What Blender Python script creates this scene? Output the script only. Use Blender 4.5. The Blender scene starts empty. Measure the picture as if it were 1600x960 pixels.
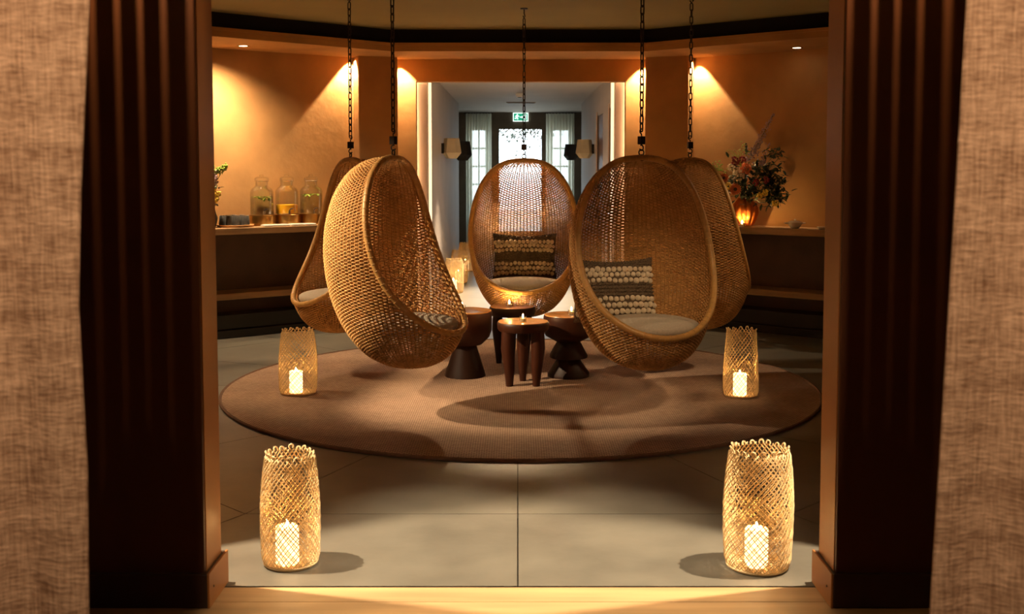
import bpy, bmesh, math, random
from mathutils import Vector, Matrix
import numpy as np
random.seed(7)
PI = math.pi
S = bpy.context.scene
C = S.collection

# ------------------------------------------------------------------ camera
FOC, PITCH, PPX, PPY, EYE = 1746.0, math.radians(3.8), 809.0, 377.0, 1.5
cam = bpy.data.cameras.new('camera'); camo = bpy.data.objects.new('camera', cam); C.objects.link(camo)
camo.location = (0, 0, EYE); camo.rotation_euler = (PI/2-PITCH, 0, 0)
cam.sensor_width = 36; cam.lens = 36*FOC/1600
cam.shift_x = -(PPX-800)/1600; cam.shift_y = -(480-PPY)/1600
cam.clip_start = .05; cam.clip_end = 200
cam.dof.use_dof = True; cam.dof.focus_distance = 7.0; cam.dof.aperture_fstop = 5.0
S.camera = camo

def _ray(px, py):
    a, b = (px-PPX)/FOC, (PPY-py)/FOC
    c, s = math.cos(PITCH), math.sin(PITCH)
    return Vector((a, c+b*s, -s+b*c))
def atz(px, py, z=0.0):          # photo pixel -> point on the horizontal plane z
    r = _ray(px, py); t = (z-EYE)/r.z
    return Vector((r.x*t, r.y*t, z))
def aty(px, py, y):              # photo pixel -> point on the vertical plane Y = y
    r = _ray(px, py); t = y/r.y
    return Vector((r.x*t, y, EYE+r.z*t))

# ------------------------------------------------------------------ view and world
vs = S.view_settings
vs.view_transform = 'Standard'; vs.look = 'None'; vs.gamma = 1; vs.use_curve_mapping = False
vs.exposure = 0.36
w = bpy.data.worlds.new('world'); S.world = w; w.use_nodes = True
bg = w.node_tree.nodes['Background']
bg.inputs[0].default_value = (.80, .93, 1.0, 1); bg.inputs[1].default_value = 5.0

WARM = (1.0, .69, .38)
WARM2 = (1.0, .74, .48)
def spot(name, loc, target, watts, angle, blend=.25, col=WARM, size=.02):
    l = bpy.data.lights.new(name, 'SPOT'); l.energy = watts; l.color = col
    l.spot_size = math.radians(angle); l.spot_blend = blend; l.shadow_soft_size = size
    o = bpy.data.objects.new(name, l); C.objects.link(o); o.location = loc
    o.rotation_euler = (Vector(target)-Vector(loc)).to_track_quat('-Z', 'Y').to_euler()
    return o
def point(name, loc, watts, col=WARM, size=.03):
    l = bpy.data.lights.new(name, 'POINT'); l.energy = watts; l.color = col; l.shadow_soft_size = size
    o = bpy.data.objects.new(name, l); C.objects.link(o); o.location = loc
    return o
# downlights beside the pilasters (soffit, z about 2.53)
spot('pilaster_light', (-1.585, 10.775, 2.53), (-1.60, 10.775, 0), 155, 86, .12)
spot('pilaster_light', (-1.155, 10.95, 2.53), (-1.14, 10.95, 0), 115, 86, .12)
spot('pilaster_light', (1.235, 10.95, 2.53), (1.22, 10.95, 0), 115, 86, .12)
spot('pilaster_light', (1.70, 10.77, 2.53), (1.72, 10.77, 0), 85, 84, .12)
# soffit downlights above the counters
spot('soffit_light', (-2.53, 9.58, 2.54), (-2.70, 9.72, .9), 215, 140, 1.0, WARM2)
spot('soffit_light', (2.55, 9.66, 2.54), (2.5, 9.6, .9), 3, 85, .6)
# side soffit lights over the seats, plus one added fill
spot('soffit_light', (-3.2, 6.0, 2.54), (-.95, 6.75, .95), 1000, 32, .8, (1.0, .74, .46))
spot('soffit_light', (-3.3, 7.7, 2.54), (-1.35, 7.6, .4), 190, 50, .7)
spot('soffit_light', (1.0, 4.6, 2.54), (.78, 6.6, .75), 85, 26, .8)  # fill spot added to brighten the inside of the bobble-pillow chair
spot('soffit_light', (3.3, 7.4, 2.54), (1.1, 7.3, .8), 85, 40, .7)
spot('soffit_light', (-.1, 10.35, 2.54), (0, 7.6, 0), 520, 33, .5)
# doorway downlights tucked behind the front pilasters
spot('doorway_light', (-1.65, 4.10, 2.52), (-.95, 4.05, 0), 640, 66, .3, (1.0, .79, .56))
spot('doorway_light', (1.65, 4.10, 2.52), (.95, 4.05, 0), 640, 66, .3, (1.0, .79, .56))
# foreground room: lamps over the drapes
spot('drape_light', (-.55, .6, 2.5), (-1.25, 2.0, 1.3), 70, 52, .5, WARM2)
spot('drape_light', (.55, .6, 2.5), (1.25, 2.0, 1.3), 70, 52, .5, WARM2)
# corridor
spot('corridor_light', (0, 12.6, 2.44), (0, 12.6, 0), 420, 72, .6, WARM2)
pl = bpy.data.lights.new('door_portal', 'AREA'); pl.shape = 'RECTANGLE'; pl.size = 2.4; pl.size_y = 2.3
pl.cycles.is_portal = True
po = bpy.data.objects.new('door_portal', pl); C.objects.link(po); po.location = (0, 20.2, 1.15); po.rotation_euler = (-PI/2, 0, 0)

# ------------------------------------------------------------------ materials
MATS = {}
def _nt(name):
    m = bpy.data.materials.new(name); m.use_nodes = True; MATS[name] = m
    n = m.node_tree; return m, n, n.nodes, n.links, n.nodes['Principled BSDF']
def coords(nd, lk, scale=(1, 1, 1), kind='Object'):
    tc = nd.new('ShaderNodeTexCoord'); mp = nd.new('ShaderNodeMapping'); mp.inputs['Scale'].default_value = scale
    lk.new(tc.outputs[kind], mp.inputs[0]); return mp.outputs[0]
def mat(name, col, rough=.6, metal=0, var=.0, vscale=4, bump=0, bscale=40, stretch=(1, 1, 1), spec=.5, col2=None, detail=4, sub=0):
    m, n, nd, lk, b = _nt(name)
    b.inputs['Roughness'].default_value = rough; b.inputs['Metallic'].default_value = metal
    b.inputs['Specular IOR Level'].default_value = spec
    b.inputs['Base Color'].default_value = (*col, 1)
    if sub: b.inputs['Subsurface Weight'].default_value = sub; b.inputs['Subsurface Radius'].default_value = (.02, .01, .005)
    if var or bump:
        co = coords(nd, lk, stretch)
    if var:
        t = nd.new('ShaderNodeTexNoise'); t.inputs['Scale'].default_value = vscale; t.inputs['Detail'].default_value = detail
        lk.new(co, t.inputs['Vector'])
        r = nd.new('ShaderNodeValToRGB'); c2 = col2 or [max(0, x*(1-var)) for x in col]
        c1 = col if col2 else [min(1, x*(1+var*.6)) for x in col]
        r.color_ramp.elements[0].position = .3; r.color_ramp.elements[1].position = .7
        r.color_ramp.elements[0].color = (*c2, 1); r.color_ramp.elements[1].color = (*c1, 1)
        lk.new(t.outputs[0], r.inputs[0]); lk.new(r.outputs[0], b.inputs['Base Color'])
    if bump:
        t2 = nd.new('ShaderNodeTexNoise'); t2.inputs['Scale'].default_value = bscale; t2.inputs['Detail'].default_value = 5
        lk.new(co, t2.inputs['Vector'])
        bp = nd.new('ShaderNodeBump'); bp.inputs['Strength'].default_value = bump; bp.inputs['Distance'].default_value = .01
        lk.new(t2.outputs[0], bp.inputs['Height']); lk.new(bp.outputs[0], b.inputs['Normal'])
    return m
def emis(name, col, st):
    m, n, nd, lk, b = _nt(name)
    b.inputs['Base Color'].default_value = (*col, 1); b.inputs['Emission Color'].default_value = (*col, 1); b.inputs['Emission Strength'].default_value = st
    return m
def glass(name, col=(1, 1, 1), rough=.02, ior=1.45):
    m, n, nd, lk, b = _nt(name)
    b.inputs['Base Color'].default_value = (*col, 1); b.inputs['Roughness'].default_value = rough
    b.inputs['IOR'].default_value = ior; b.inputs['Transmission Weight'].default_value = 1
    return m
def thin(name, col, tr, rough=.05):     # thin pane or gauze: transparent + surface
    m, n, nd, lk, b = _nt(name)
    b.inputs['Base Color'].default_value = (*col, 1); b.inputs['Roughness'].default_value = rough
    t = nd.new('ShaderNodeBsdfTransparent'); mx = nd.new('ShaderNodeMixShader'); mx.inputs[0].default_value = 1-tr
    lk.new(t.outputs[0], mx.inputs[1]); lk.new(b.outputs[0], mx.inputs[2]); lk.new(mx.outputs[0], nd['Material Output'].inputs[0])
    return m
mat('plaster', (.46, .24, .080), .75, var=.22, vscale=2.2, bump=.25, bscale=14)
mat('plaster_pale', (.62, .47, .36), .7, var=.08, vscale=2, bump=.12, bscale=12)
mat('corridor_paint', (.50, .45, .42), .7, var=.06, vscale=2, bump=.08, bscale=15)
mat('ceiling_paint', (.30, .25, .11), .8, var=.08, vscale=1.5)
mat('cove_shade', (.006, .006, .007), .6, spec=.2)  # shade of the unlit cove, painted as black
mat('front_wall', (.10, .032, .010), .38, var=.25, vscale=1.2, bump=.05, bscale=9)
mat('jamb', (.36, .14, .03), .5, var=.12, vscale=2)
mat('skirting', (.045, .02, .010), .45, var=.2, vscale=5)
mat('tile', (.135, .122, .092), .38, var=.28, vscale=2.6, bump=.06, bscale=22, detail=7)
mat('grout', (.07, .062, .05), .9)
mat('corridor_stone', (.50, .47, .40), .30, var=.1, vscale=3)
mat('plank', (.44, .27, .12), .45, var=.3, vscale=3.0, stretch=(.35, 4, 4), bump=.05, bscale=16)
mat('rattan', (.66, .375, .14), .62, var=.30, vscale=26, stretch=(1, 1, 1.5), spec=.2)
mat('rattan_stake', (.52, .27, .085), .6, var=.25, vscale=30, spec=.2)
mat('rim', (.60, .33, .10), .40, var=.25, vscale=9, bump=.15, bscale=40)
mat('pad', (.50, .43, .34), .9, var=.12, vscale=90, bump=.25, bscale=260)
mat('pillow_knit', (.19, .135, .085), .95, var=.5, vscale=120, bump=.9, bscale=110)
mat('bobble_wool', (.80, .68, .50), .95, var=.2, vscale=60, bump=.4, bscale=150)
mat('iron', (.045, .035, .028), .45, metal=.8, var=.3, vscale=60)
mat('steel', (.75, .72, .68), .2, metal=1)
mat('brass', (.55, .33, .10), .28, metal=1, var=.15, vscale=8)
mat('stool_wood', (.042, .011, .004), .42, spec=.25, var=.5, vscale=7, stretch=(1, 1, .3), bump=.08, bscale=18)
mat('stool_top_glow', (.60, .27, .08), .24, var=.45, vscale=9, bump=.08, bscale=20)  # candle glow on the tops put into a lighter wood colour
mat('dark_wood', (.028, .011, .006), .5, spec=.2, var=.4, vscale=7, stretch=(1, 1, .3))
mat('lantern_cane', (.74, .53, .26), .55, var=.25, vscale=25)
mat('candle_wax', (.9, .82, .62), .6, sub=.2)
mat('counter_wood', (.42, .25, .11), .5, var=.35, vscale=4, stretch=(.5, 5, 5), bump=.08, bscale=14)
mat('console_dark', (.085, .032, .013), .45, var=.3, vscale=4)
mat('plinth_black', (.010, .008, .007), .25)
mat('linen', (.50, .32, .18), .9)
mat('ceramic_cup', (.075, .072, .064), .4, var=.3, vscale=20)
mat('tray_wood', (.50, .26, .09), .45, var=.25, vscale=9, stretch=(1, 5, 5))
mat('stone_plate', (.55, .50, .42), .6, var=.15, vscale=15)
mat('porcelain', (.82, .76, .66), .25)
mat('juice', (1.0, .50, .02), .3, sub=.5)
mat('leaf', (.035, .062, .018), .5, var=.5, vscale=12)
mat('leaf_outdoor', (.016, .026, .010), .5)
mat('leaf_lime', (.35, .48, .07), .5, var=.3, vscale=12)
mat('stem', (.10, .16, .04), .6)
mat('petal_orange', (.80, .22, .07), .6, var=.2, vscale=30)
mat('petal_red', (.30, .03, .03), .6, var=.3, vscale=30)
mat('petal_cream', (.80, .68, .48), .7, var=.15, vscale=40)
mat('petal_mauve', (.58, .44, .50), .7, var=.3, vscale=40)
mat('petal_yellow', (.80, .58, .08), .6, var=.2, vscale=30)
mat('flower_core', (.10, .05, .02), .8)
mat('door_wood', (.10, .07, .045), .5, var=.2, vscale=6)
mat('door_brown', (.16, .07, .03), .5, var=.2, vscale=6)
mat('sconce_cream', (.60, .50, .34), .8, var=.08, vscale=10)
mat('sconce_silhouette', (.035, .032, .032), .7)  # backlit silhouette of the far shades put into a dark colour
mat('white_plastic', (.7, .7, .68), .5)
mat('grille', (.30, .20, .12), .5)
emis('sign_green', (.02, .42, .24), .55); emis('sign_white', (.85, 1, .92), 1.3)
emis('flame', (1.0, .58, .20), 1700); emis('led_candle', (1.0, .66, .30), 3.2); emis('added_flame', (1.0, .58, .20), 800); emis('lamp_lens', (1.0, .78, .5), 14)
def clear(name, tint, lo, hi):       # thin-walled glass: clear face on, brighter and denser at grazing angles (Fresnel)
    m, n, nd, lk, b = _nt(name); b.inputs['Base Color'].default_value = (.9, .9, .85, 1); b.inputs['Roughness'].default_value = .04
    t = nd.new('ShaderNodeBsdfTransparent'); t.inputs[0].default_value = (*tint, 1); f = nd.new('ShaderNodeFresnel'); f.inputs[0].default_value = 1.45
    r = nd.new('ShaderNodeMapRange'); r.inputs[1].default_value = .03; r.inputs[2].default_value = .9; r.inputs[3].default_value = lo; r.inputs[4].default_value = hi
    gl_ = nd.new('ShaderNodeBsdfGlossy'); gl_.inputs['Roughness'].default_value = .04
    mx = nd.new('ShaderNodeMixShader'); lk.new(f.outputs[0], r.inputs[0]); lk.new(r.outputs[0], mx.inputs[0]); lk.new(t.outputs[0], mx.inputs[1]); lk.new(gl_.outputs[0], mx.inputs[2]); lk.new(mx.outputs[0], nd['Material Output'].inputs[0])
clear('jar_glass', (.98, .98, .96), .04, .35); clear('water', (.92, .94, .84), .02, .2)
ag = mat('amber_glass', (.75, .24, .04), .14); ag.node_tree.nodes['Principled BSDF'].inputs['Transmission Weight'].default_value = .45; ag.node_tree.nodes['Principled BSDF'].inputs['IOR'].default_value = 1.2
glass('cup_glass', (1, .95, .85), .05, 1.2)
thin('pane_glass', (.9, .95, 1), .93)
def gauze_mat():
    m, n, nd, lk, b = _nt('gauze'); b.inputs['Base Color'].default_value = (.8, .8, .7, 1); b.inputs['Roughness'].default_value = .9
    t = nd.new('ShaderNodeBsdfTransparent'); tl = nd.new('ShaderNodeBsdfTranslucent'); tl.inputs[0].default_value = (.85, .86, .76, 1)
    m1 = nd.new('ShaderNodeMixShader'); m1.inputs[0].default_value = .6; lk.new(b.outputs[0], m1.inputs[1]); lk.new(tl.outputs[0], m1.inputs[2])
    m2 = nd.new('ShaderNodeMixShader'); m2.inputs[0].default_value = .82; lk.new(t.outputs[0], m2.inputs[1]); lk.new(m1.outputs[0], m2.inputs[2]); lk.new(m2.outputs[0], nd['Material Output'].inputs[0])
gauze_mat()
emis('led', (1.0, .72, .42), 14); emis('led_profile', (1.0, .72, .42), 1.1)

def linen_mat():
    m = MATS['linen']; nd = m.node_tree.nodes; lk = m.node_tree.links; b = nd['Principled BSDF']
    co1 = coords(nd, lk, (40, 40, 190)); co2 = coords(nd, lk, (210, 210, 16)); co3 = coords(nd, lk, (5, 5, 26))
    fs = []
    for c in (co1, co2, co3):
        t = nd.new('ShaderNodeTexNoise'); t.inputs['Scale'].default_value = 1; t.inputs['Detail'].default_value = 3; lk.new(c, t.inputs['Vector']); fs.append(t.outputs[0])
    a = nd.new('ShaderNodeMath'); a.operation = 'ADD'; lk.new(fs[0], a.inputs[0]); lk.new(fs[1], a.inputs[1])
    a2 = nd.new('ShaderNodeMath'); a2.operation = 'ADD'; lk.new(a.outputs[0], a2.inputs[0]); lk.new(fs[2], a2.inputs[1])
    r = nd.new('ShaderNodeMapRange'); r.inputs[1].default_value = 1.1; r.inputs[2].default_value = 1.9; lk.new(a2.outputs[0], r.inputs[0])
    cr = nd.new('ShaderNodeValToRGB'); cr.color_ramp.elements[0].color = (.30, .145, .072, 1); cr.color_ramp.elements[1].color = (.92, .57, .36, 1)
    lk.new(r.outputs[0], cr.inputs[0]); lk.new(cr.outputs[0], b.inputs['Base Color'])
    bp = nd.new('ShaderNodeBump'); bp.inputs['Strength'].default_value = .6; bp.inputs['Distance'].default_value = .006
    lk.new(a2.outputs[0], bp.inputs['Height']); lk.new(bp.outputs[0], b.inputs['Normal'])
linen_mat()
def rug_mat():
    m, n, nd, lk, b = _nt('rug'); b.inputs['Roughness'].default_value = .95
    co = coords(nd, lk, (1, 1, 1))
    br = nd.new('ShaderNodeTexBrick'); br.inputs['Scale'].default_value = 1; br.offset = .5
    br.inputs['Brick Width'].default_value = .026; br.inputs['Row Height'].default_value = .017; br.inputs['Mortar Size'].default_value = .0035; br.inputs['Mortar Smooth'].default_value = .6
    br.inputs['Color1'].default_value = (.68, .44, .29, 1); br.inputs['Color2'].default_value = (.54, .33, .21, 1); br.inputs['Mortar'].default_value = (.17, .105, .065, 1)
    lk.new(co, br.inputs['Vector'])
    t = nd.new('ShaderNodeTexNoise'); t.inputs['Scale'].default_value = 3; lk.new(co, t.inputs['Vector'])
    mx = nd.new('ShaderNodeMix'); mx.data_type = 'RGBA'; mx.blend_type = 'MULTIPLY'; mx.inputs[0].default_value = .5
    lk.new(br.outputs[0], mx.inputs[6]); lk.new(t.outputs[0], mx.inputs[7]); lk.new(mx.outputs[2], b.inputs['Base Color'])
    bp = nd.new('ShaderNodeBump'); bp.inputs['Strength'].default_value = .8; bp.inputs['Distance'].default_value = .005; bp.invert = True
    lk.new(br.outputs[1], bp.inputs['Height']); lk.new(bp.outputs[0], b.inputs['Normal'])
rug_mat()
mat('rug_binding', (.16, .085, .05), .9, var=.2, vscale=40)

# ------------------------------------------------------------------ mesh helpers
class MB:
    def __init__(s): s.v = []; s.f = []
    def add(s, vs, fs):
        o = len(s.v); s.v += [tuple(p) for p in vs]; s.f += [tuple(i+o for i in f) for f in fs]; return s
    def box(s, a, b, M=None):
        x0, y0, z0 = a; x1, y1, z1 = b
        P = [(x0,y0,z0),(x1,y0,z0),(x1,y1,z0),(x0,y1,z0),(x0,y0,z1),(x1,y0,z1),(x1,y1,z1),(x0,y1,z1)]
        if M: P = [M @ Vector(p) for p in P]
        return s.add(P, [(0,3,2,1),(4,5,6,7),(0,1,5,4),(1,2,6,5),(2,3,7,6),(3,0,4,7)])
    def bbox(s, a, b, bev=.006, M=None):            # box with chamfered edges
        bm = bmesh.new(); bmesh.ops.create_cube(bm, size=1)
        for v in bm.verts: v.co = Vector([(a[i]+b[i])/2+v.co[i]*(b[i]-a[i]) for i in range(3)])
        bmesh.ops.bevel(bm, geom=list(bm.edges), offset=bev, segments=2, affect='EDGES', profile=.5)
        return s.frombm(bm, M)
    def frombm(s, bm, M=None):
        bm.verts.index_update()
        vs = [(M @ v.co) if M else v.co.copy() for v in bm.verts]; fs = [[v.index for v in f.verts] for f in bm.faces]; bm.free()
        return s.add(vs, fs)
    def prism(s, poly, z0, z1):                     # CCW polygon in xy
        n = len(poly); vs = [(p[0], p[1], z0) for p in poly]+[(p[0], p[1], z1) for p in poly]
        fs = [tuple(range(n-1, -1, -1)), tuple(range(n, 2*n))]+[(i, (i+1) % n, n+(i+1) % n, n+i) for i in range(n)]
        return s.add(vs, fs)
    def lathe(s, prof, n=32, M=None, cap=True, fn=None):    # prof: (r,z) from bottom to top
        vs = []; fs = []
        for r, z in prof:
            for k in range(n):
                a = 2*PI*k/n; rr = r*(fn(a, z) if fn else 1); p = Vector((rr*math.cos(a), rr*math.sin(a), z)); vs.append(M @ p if M else p)
        m = len(prof)
        for i in range(m-1):
            for k in range(n):
                a, b = i*n+k, i*n+(k+1) % n; fs.append((a, b, b+n, a+n))
        if cap: fs += [tuple(range(n-1, -1, -1)), tuple(range((m-1)*n, m*n))]
        return s.add(vs, fs)
    def tube(s, pts, r, n=6, closed=False, rad=None):
        pts = [Vector(p) for p in pts]; m = len(pts); vs = []; fs = []; up = None
        for i, p in enumerate(pts):
            if closed: t = pts[(i+1) % m]-pts[i-1]
            else: t = pts[min(i+1, m-1)]-pts[max(i-1, 0)]
            t.normalize()
            if up is None:
                up = Vector((0, 0, 1)) if abs(t.z) < .9 else Vector((1, 0, 0))
            a = up-t*up.dot(t); a.normalize(); b = t.cross(a); up = a
            rr = rad[i] if rad else r
            for k in range(n):
                an = 2*PI*k/n; vs.append(p+a*(rr*math.cos(an))+b*(rr*math.sin(an)))
        for i in range(m if closed else m-1):
            j = (i+1) % m
            for k in range(n):
                fs.append((i*n+k, i*n+(k+1) % n, j*n+(k+1) % n, j*n+k))
        if not closed: fs += [tuple(range(n-1, -1, -1)), tuple(range((m-1)*n, m*n))]
        return s.add(vs, fs)
    def ball(s, c, r, seg=8, rings=6, sc=(1, 1, 1), M=None):
        bm = bmesh.new(); bmesh.ops.create_uvsphere(bm, u_segments=seg, v_segments=rings, radius=1)
        for v in bm.verts: v.co = Vector(c)+Vector((v.co.x*r*sc[0], v.co.y*r*sc[1], v.co.z*r*sc[2]))
        return s.frombm(bm, M)
    def mesh(s, name, m, smooth=False):
        me = bpy.data.meshes.new(name); me.from_pydata(s.v, [], s.f); me.update()
        me.materials.append(MATS[m])
        if smooth:
            if len(s.f) < 6000: autosmooth(me)
            else: me.polygons.foreach_set('use_smooth', [True]*len(me.polygons))
        return me
    def build(s, name, m, parent=None, smooth=False, loc=None, rot=None):
        return obj(name, s.mesh(name, m, smooth), parent, loc, rot)
def obj(name, me, parent=None, loc=None, rot=None):
    o = bpy.data.objects.new(name, me); C.objects.link(o)
    if parent: o.parent = parent
    if loc is not None: o.location = loc
    if rot is not None: o.rotation_euler = rot
    return o
def autosmooth(me, deg=40):
    bm = bmesh.new(); bm.from_mesh(me)
    for f in bm.faces: f.smooth = True
    for e in bm.edges: e.smooth = e.is_manifold and e.calc_face_angle(0) < math.radians(deg)
    bm.to_mesh(me); bm.free()
def tag(o, label, cat, group=None):
    o['label'] = label; o['category'] = cat
    if group: o['group'] = group
    return o
def thing(name, label, cat, loc=(0, 0, 0), rz=0, group=None):
    o = bpy.data.objects.new(name, None); C.objects.link(o); o.location = loc; o.rotation_euler = (0, 0, rz); o.empty_display_size = .1
    return tag(o, label, cat, group)
def struct(o): o['kind'] = 'structure'; return o
def stuff(o): o['kind'] = 'stuff'; return o
def copy_tree(o, parent=None):
    c = o.copy(); C.objects.link(c); c.parent = parent
    for ch in list(o.children): copy_tree(ch, c)
    return c
def seg_wall(name, p, q, z0, z1, th, m):      # wall with inner face p->q, thickness to the left of p->q
    p, q = Vector(p), Vector(q); d = (q-p).normalized(); n = Vector((-d.y, d.x))
    poly = [p, q, q+n*th, p+n*th]
    return struct(MB().prism([(v.x, v.y) for v in poly], z0, z1).build(name, m))

# ------------------------------------------------------------------ room shell
CX, CY = .02, 7.6
RC = 2.75; SOF = 2.55
# floor base and tiles
fl = struct(MB().box((-4.1, 3.905, -.12), (4.1, 11.03, -.012)).build('floor', 'grout'))
t8 = math.tan(PI/8)
for k in range(8):
    a = -PI/2+k*PI/4
    d = Vector((math.cos(a), math.sin(a))); e = Vector((-d.y, d.x))
    for (r0, r1) in ((1.60, 2.85), (2.85, 4.05)):
        for sgn in (-1, 1):
            g = .0025
            def pt(r, sx): return Vector((0, CY))+d*r+e*(sgn*sx)
            poly = [pt(r0+g, g), pt(r1-g, g), pt(r1-g, (r1-g)*t8-g), pt(r0+g, (r0+g)*t8-g)]
            poly = [Vector((p.x, min(11.025, max(3.915, p.y)))) for p in poly]
            if sgn > 0: pass
            else: poly = poly[::-1]
            area = sum(poly[i].x*poly[(i+1) % 4].y-poly[(i+1) % 4].x*poly[i].y for i in range(4))
            if abs(area) < .05: continue
            if area < 0: poly = poly[::-1]
            MB().prism([(p.x, p.y) for p in poly], -.02, 0).build('tile', 'tile', fl)
# foreground timber floor
wf = struct(MB().box((-2.6, -1.6, -.14), (2.6, 3.9, -.02)).build('floor_timber', 'grout'))
y = 3.905
pw = [.135]+[.165]*12
for i, wd in enumerate(pw):
    MB().bbox((-2.55, y-wd+.0015, -.03), (2.55, y-.0015, 0), .002).build('plank', 'plank', wf)
    y -= wd
stuff(MB().box((-2.55, -1.55, -.03), (2.55, y-.002, 0)).build('plank_field', 'plank', wf))
# corridor floor
struct(MB().box((-2.4, 11.03, -.12), (2.4, 20.3, 0)).build('floor_corridor', 'corridor_stone'))

# ceiling of the octagon, soffit ring with recess whose shade is painted black and cornice
struct(MB().box((-4.2, 3.6, RC), (4.2, 11.4, RC+.1)).build('ceiling', 'ceiling_paint'))
FV = [(-1.16, 10.245), (-2.95, 8.62), (-2.95, 6.58), (-1.16, 4.95), (1.17, 4.95), (2.98, 6.58), (2.98, 8.70), (1.17, 10.245)]
OV = [(-1.7, 11.3), (-4.1, 9.6), (-4.1, 5.6), (-2.0, 3.75), (2.0, 3.75), (4.1, 5.6), (4.1, 9.6), (1.7, 11.3)]
def ring(name, inset, z0, z1, m):
    mb = MB(); n = 8
    inn = []
    for x, yy in FV:
        v = Vector((x-CX, yy-CY)); v *= 1+inset/v.length; inn.append((CX+v.x, CY+v.y))
    for i in range(n):
        j = (i+1) % n
        a, b, c, d = inn[i], inn[j], OV[j], OV[i]
        mb.prism([d, c, b, a][::-1] if False else [a, b, c, d][::-1] if ((b[0]-a[0])*(c[1]-a[1])-(b[1]-a[1])*(c[0]-a[0])) < 0 else [a, b, c, d], z0, z1)
    return struct(mb.build(name, m))
ring('ceiling_recess', .04, 2.625, RC, 'cove_shade')
ring('ceiling_soffit', 0, SOF, 2.60, 'plaster')
ring('trim_1', -.02, 2.60, 2.625, 'plaster')
# walls
BX0, BX1 = -1.0, 1.06
LINT = 2.335
struct(MB().box((-1.75, 11.03, 0), (BX0, 11.16, SOF+.08)).build('wall_back_left', 'plaster'))
struct(MB().box((BX1, 11.03, 0), (1.85, 11.16, SOF+.08)).build('wall_back_right', 'plaster'))
struct(MB().box((BX0, 11.03, LINT), (BX1, 11.16, SOF+.08)).build('wall_back_lintel', 'plaster'))
LWA, LWB = Vector((-1.50, 10.91)), Vector((-3.72, 9.185))
RWA, RWB = Vector((1.60, 10.95)), Vector((3.75, 9.17))
def wall(name, a, b, m='plaster', z1=SOF+.08, th=.14):
    a, b = Vector(a), Vector(b); d = (b-a).normalized(); n = Vector((-d.y, d.x))
    mid = (a+b)/2
    if (mid+n-Vector((CX, CY))).length < (mid-Vector((CX, CY))).length: n = -n
    poly = [a, b, b+n*th, a+n*th]
    ar = sum(poly[i].x*poly[(i+1) % 4].y-poly[(i+1) % 4].x*poly[i].y for i in range(4))
    if ar < 0: poly = poly[::-1]
    return struct(MB().prism([(v.x, v.y) for v in poly], 0, z1).build(name, m))
wall('wall_left_diagonal', LWA, LWB); wall('wall_right_diagonal', RWA, RWB)
wall('wall_left', LWB, (-3.72, 5.9)); wall('wall_right', RWB, (3.75, 5.9))
wall('wall_left_front', (-3.72, 5.9), (-2.0, 3.94)); wall('wall_right_front', (3.75, 5.9), (2.0, 3.94))
# pilasters (proud strips between the diagonal walls and the portal wall)
def pilaster(name, c, ang, wd, dp):
    M = Matrix.Translation((c[0], c[1], 0)) @ Matrix.Rotation(ang, 4, 'Z')
    mb = MB(); mb.bbox((-wd/2, -dp/2, 0), (wd/2, dp/2, SOF+.01), .012, M)
    return struct(mb.build(name, 'plaster'))
pilaster('trim_2', (-1.385, 10.87), math.radians(22), .385, .30)
pilaster('trim_3', (1.475, 10.87), math.radians(-22), .42, .30)
struct(MB().box((-2.0, 4.19, 0), (-1.47, 4.55, SOF+.02)).build('trim_4', 'plaster'))
struct(MB().box((1.47, 4.19, 0), (2.0, 4.55, SOF+.02)).build('trim_5', 'plaster'))
# doorway wall towards the camera
DXL, DXR = 1.068, 1.085
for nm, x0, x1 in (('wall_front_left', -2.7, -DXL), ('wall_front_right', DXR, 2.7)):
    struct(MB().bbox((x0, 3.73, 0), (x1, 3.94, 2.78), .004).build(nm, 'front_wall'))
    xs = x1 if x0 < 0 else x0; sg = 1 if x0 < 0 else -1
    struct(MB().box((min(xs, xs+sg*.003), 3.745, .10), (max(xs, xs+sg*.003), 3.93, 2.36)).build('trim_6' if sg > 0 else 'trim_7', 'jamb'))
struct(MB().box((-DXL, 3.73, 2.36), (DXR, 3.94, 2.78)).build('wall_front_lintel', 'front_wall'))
for nm, sg in (('baseboard_left', -1), ('baseboard_right', 1)):
    DX = (DXL if sg < 0 else DXR)+.005
    a, b = sorted((sg*(DX-.018), sg*2.6))
    mb = MB(); mb.bbox((a, 3.71, 0), (b, 3.955, .118), .004)
    struct(mb.build(nm, 'skirting'))
    a, b = sorted((sg*(DX-.018), sg*(DX-.026)))
    b2 = struct(MB().bbox((a, 3.709, 0), (b, 3.958, .12), .002).build('trim_8' if sg < 0 else 'trim_9', 'jamb'))  # lit side of the baseboard painted in the lighter jamb colour
    for yy in (3.76,):
        mb = MB(); mb.lathe([(.004, -.001), (.004, .001)], 10, Matrix.Translation((sg*(DX-.027), yy, .06)) @ Matrix.Rotation(PI/2, 4, 'Y')); mb.build('screw', 'iron', b2)
# foreground room shell
struct(MB().box((-2.75, -1.7, -.1), (-2.6, 3.73, 2.7)).build('wall_left_near', 'front_wall'))
struct(MB().box((2.6, -1.7, -.1), (2.75, 3.73, 2.7)).build('wall_right_near', 'front_wall'))
struct(MB().box((-2.75, -1.8, -.1), (2.75, -1.65, 2.7)).build('wall_rear', 'front_wall'))
struct(MB().box((-2.75, -1.8, 2.62), (2.75, 3.74, 2.74)).build('ceiling_near', 'ceiling_paint'))

# ------------------------------------------------------------------ corridor
CZ = 2.47; CL, CR, CE = -.905, .975, 17.2
struct(MB().box((CL-.14, 11.36, 0), (CL, CE, CZ+.05)).build('wall_corridor_left', 'corridor_paint'))
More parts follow.
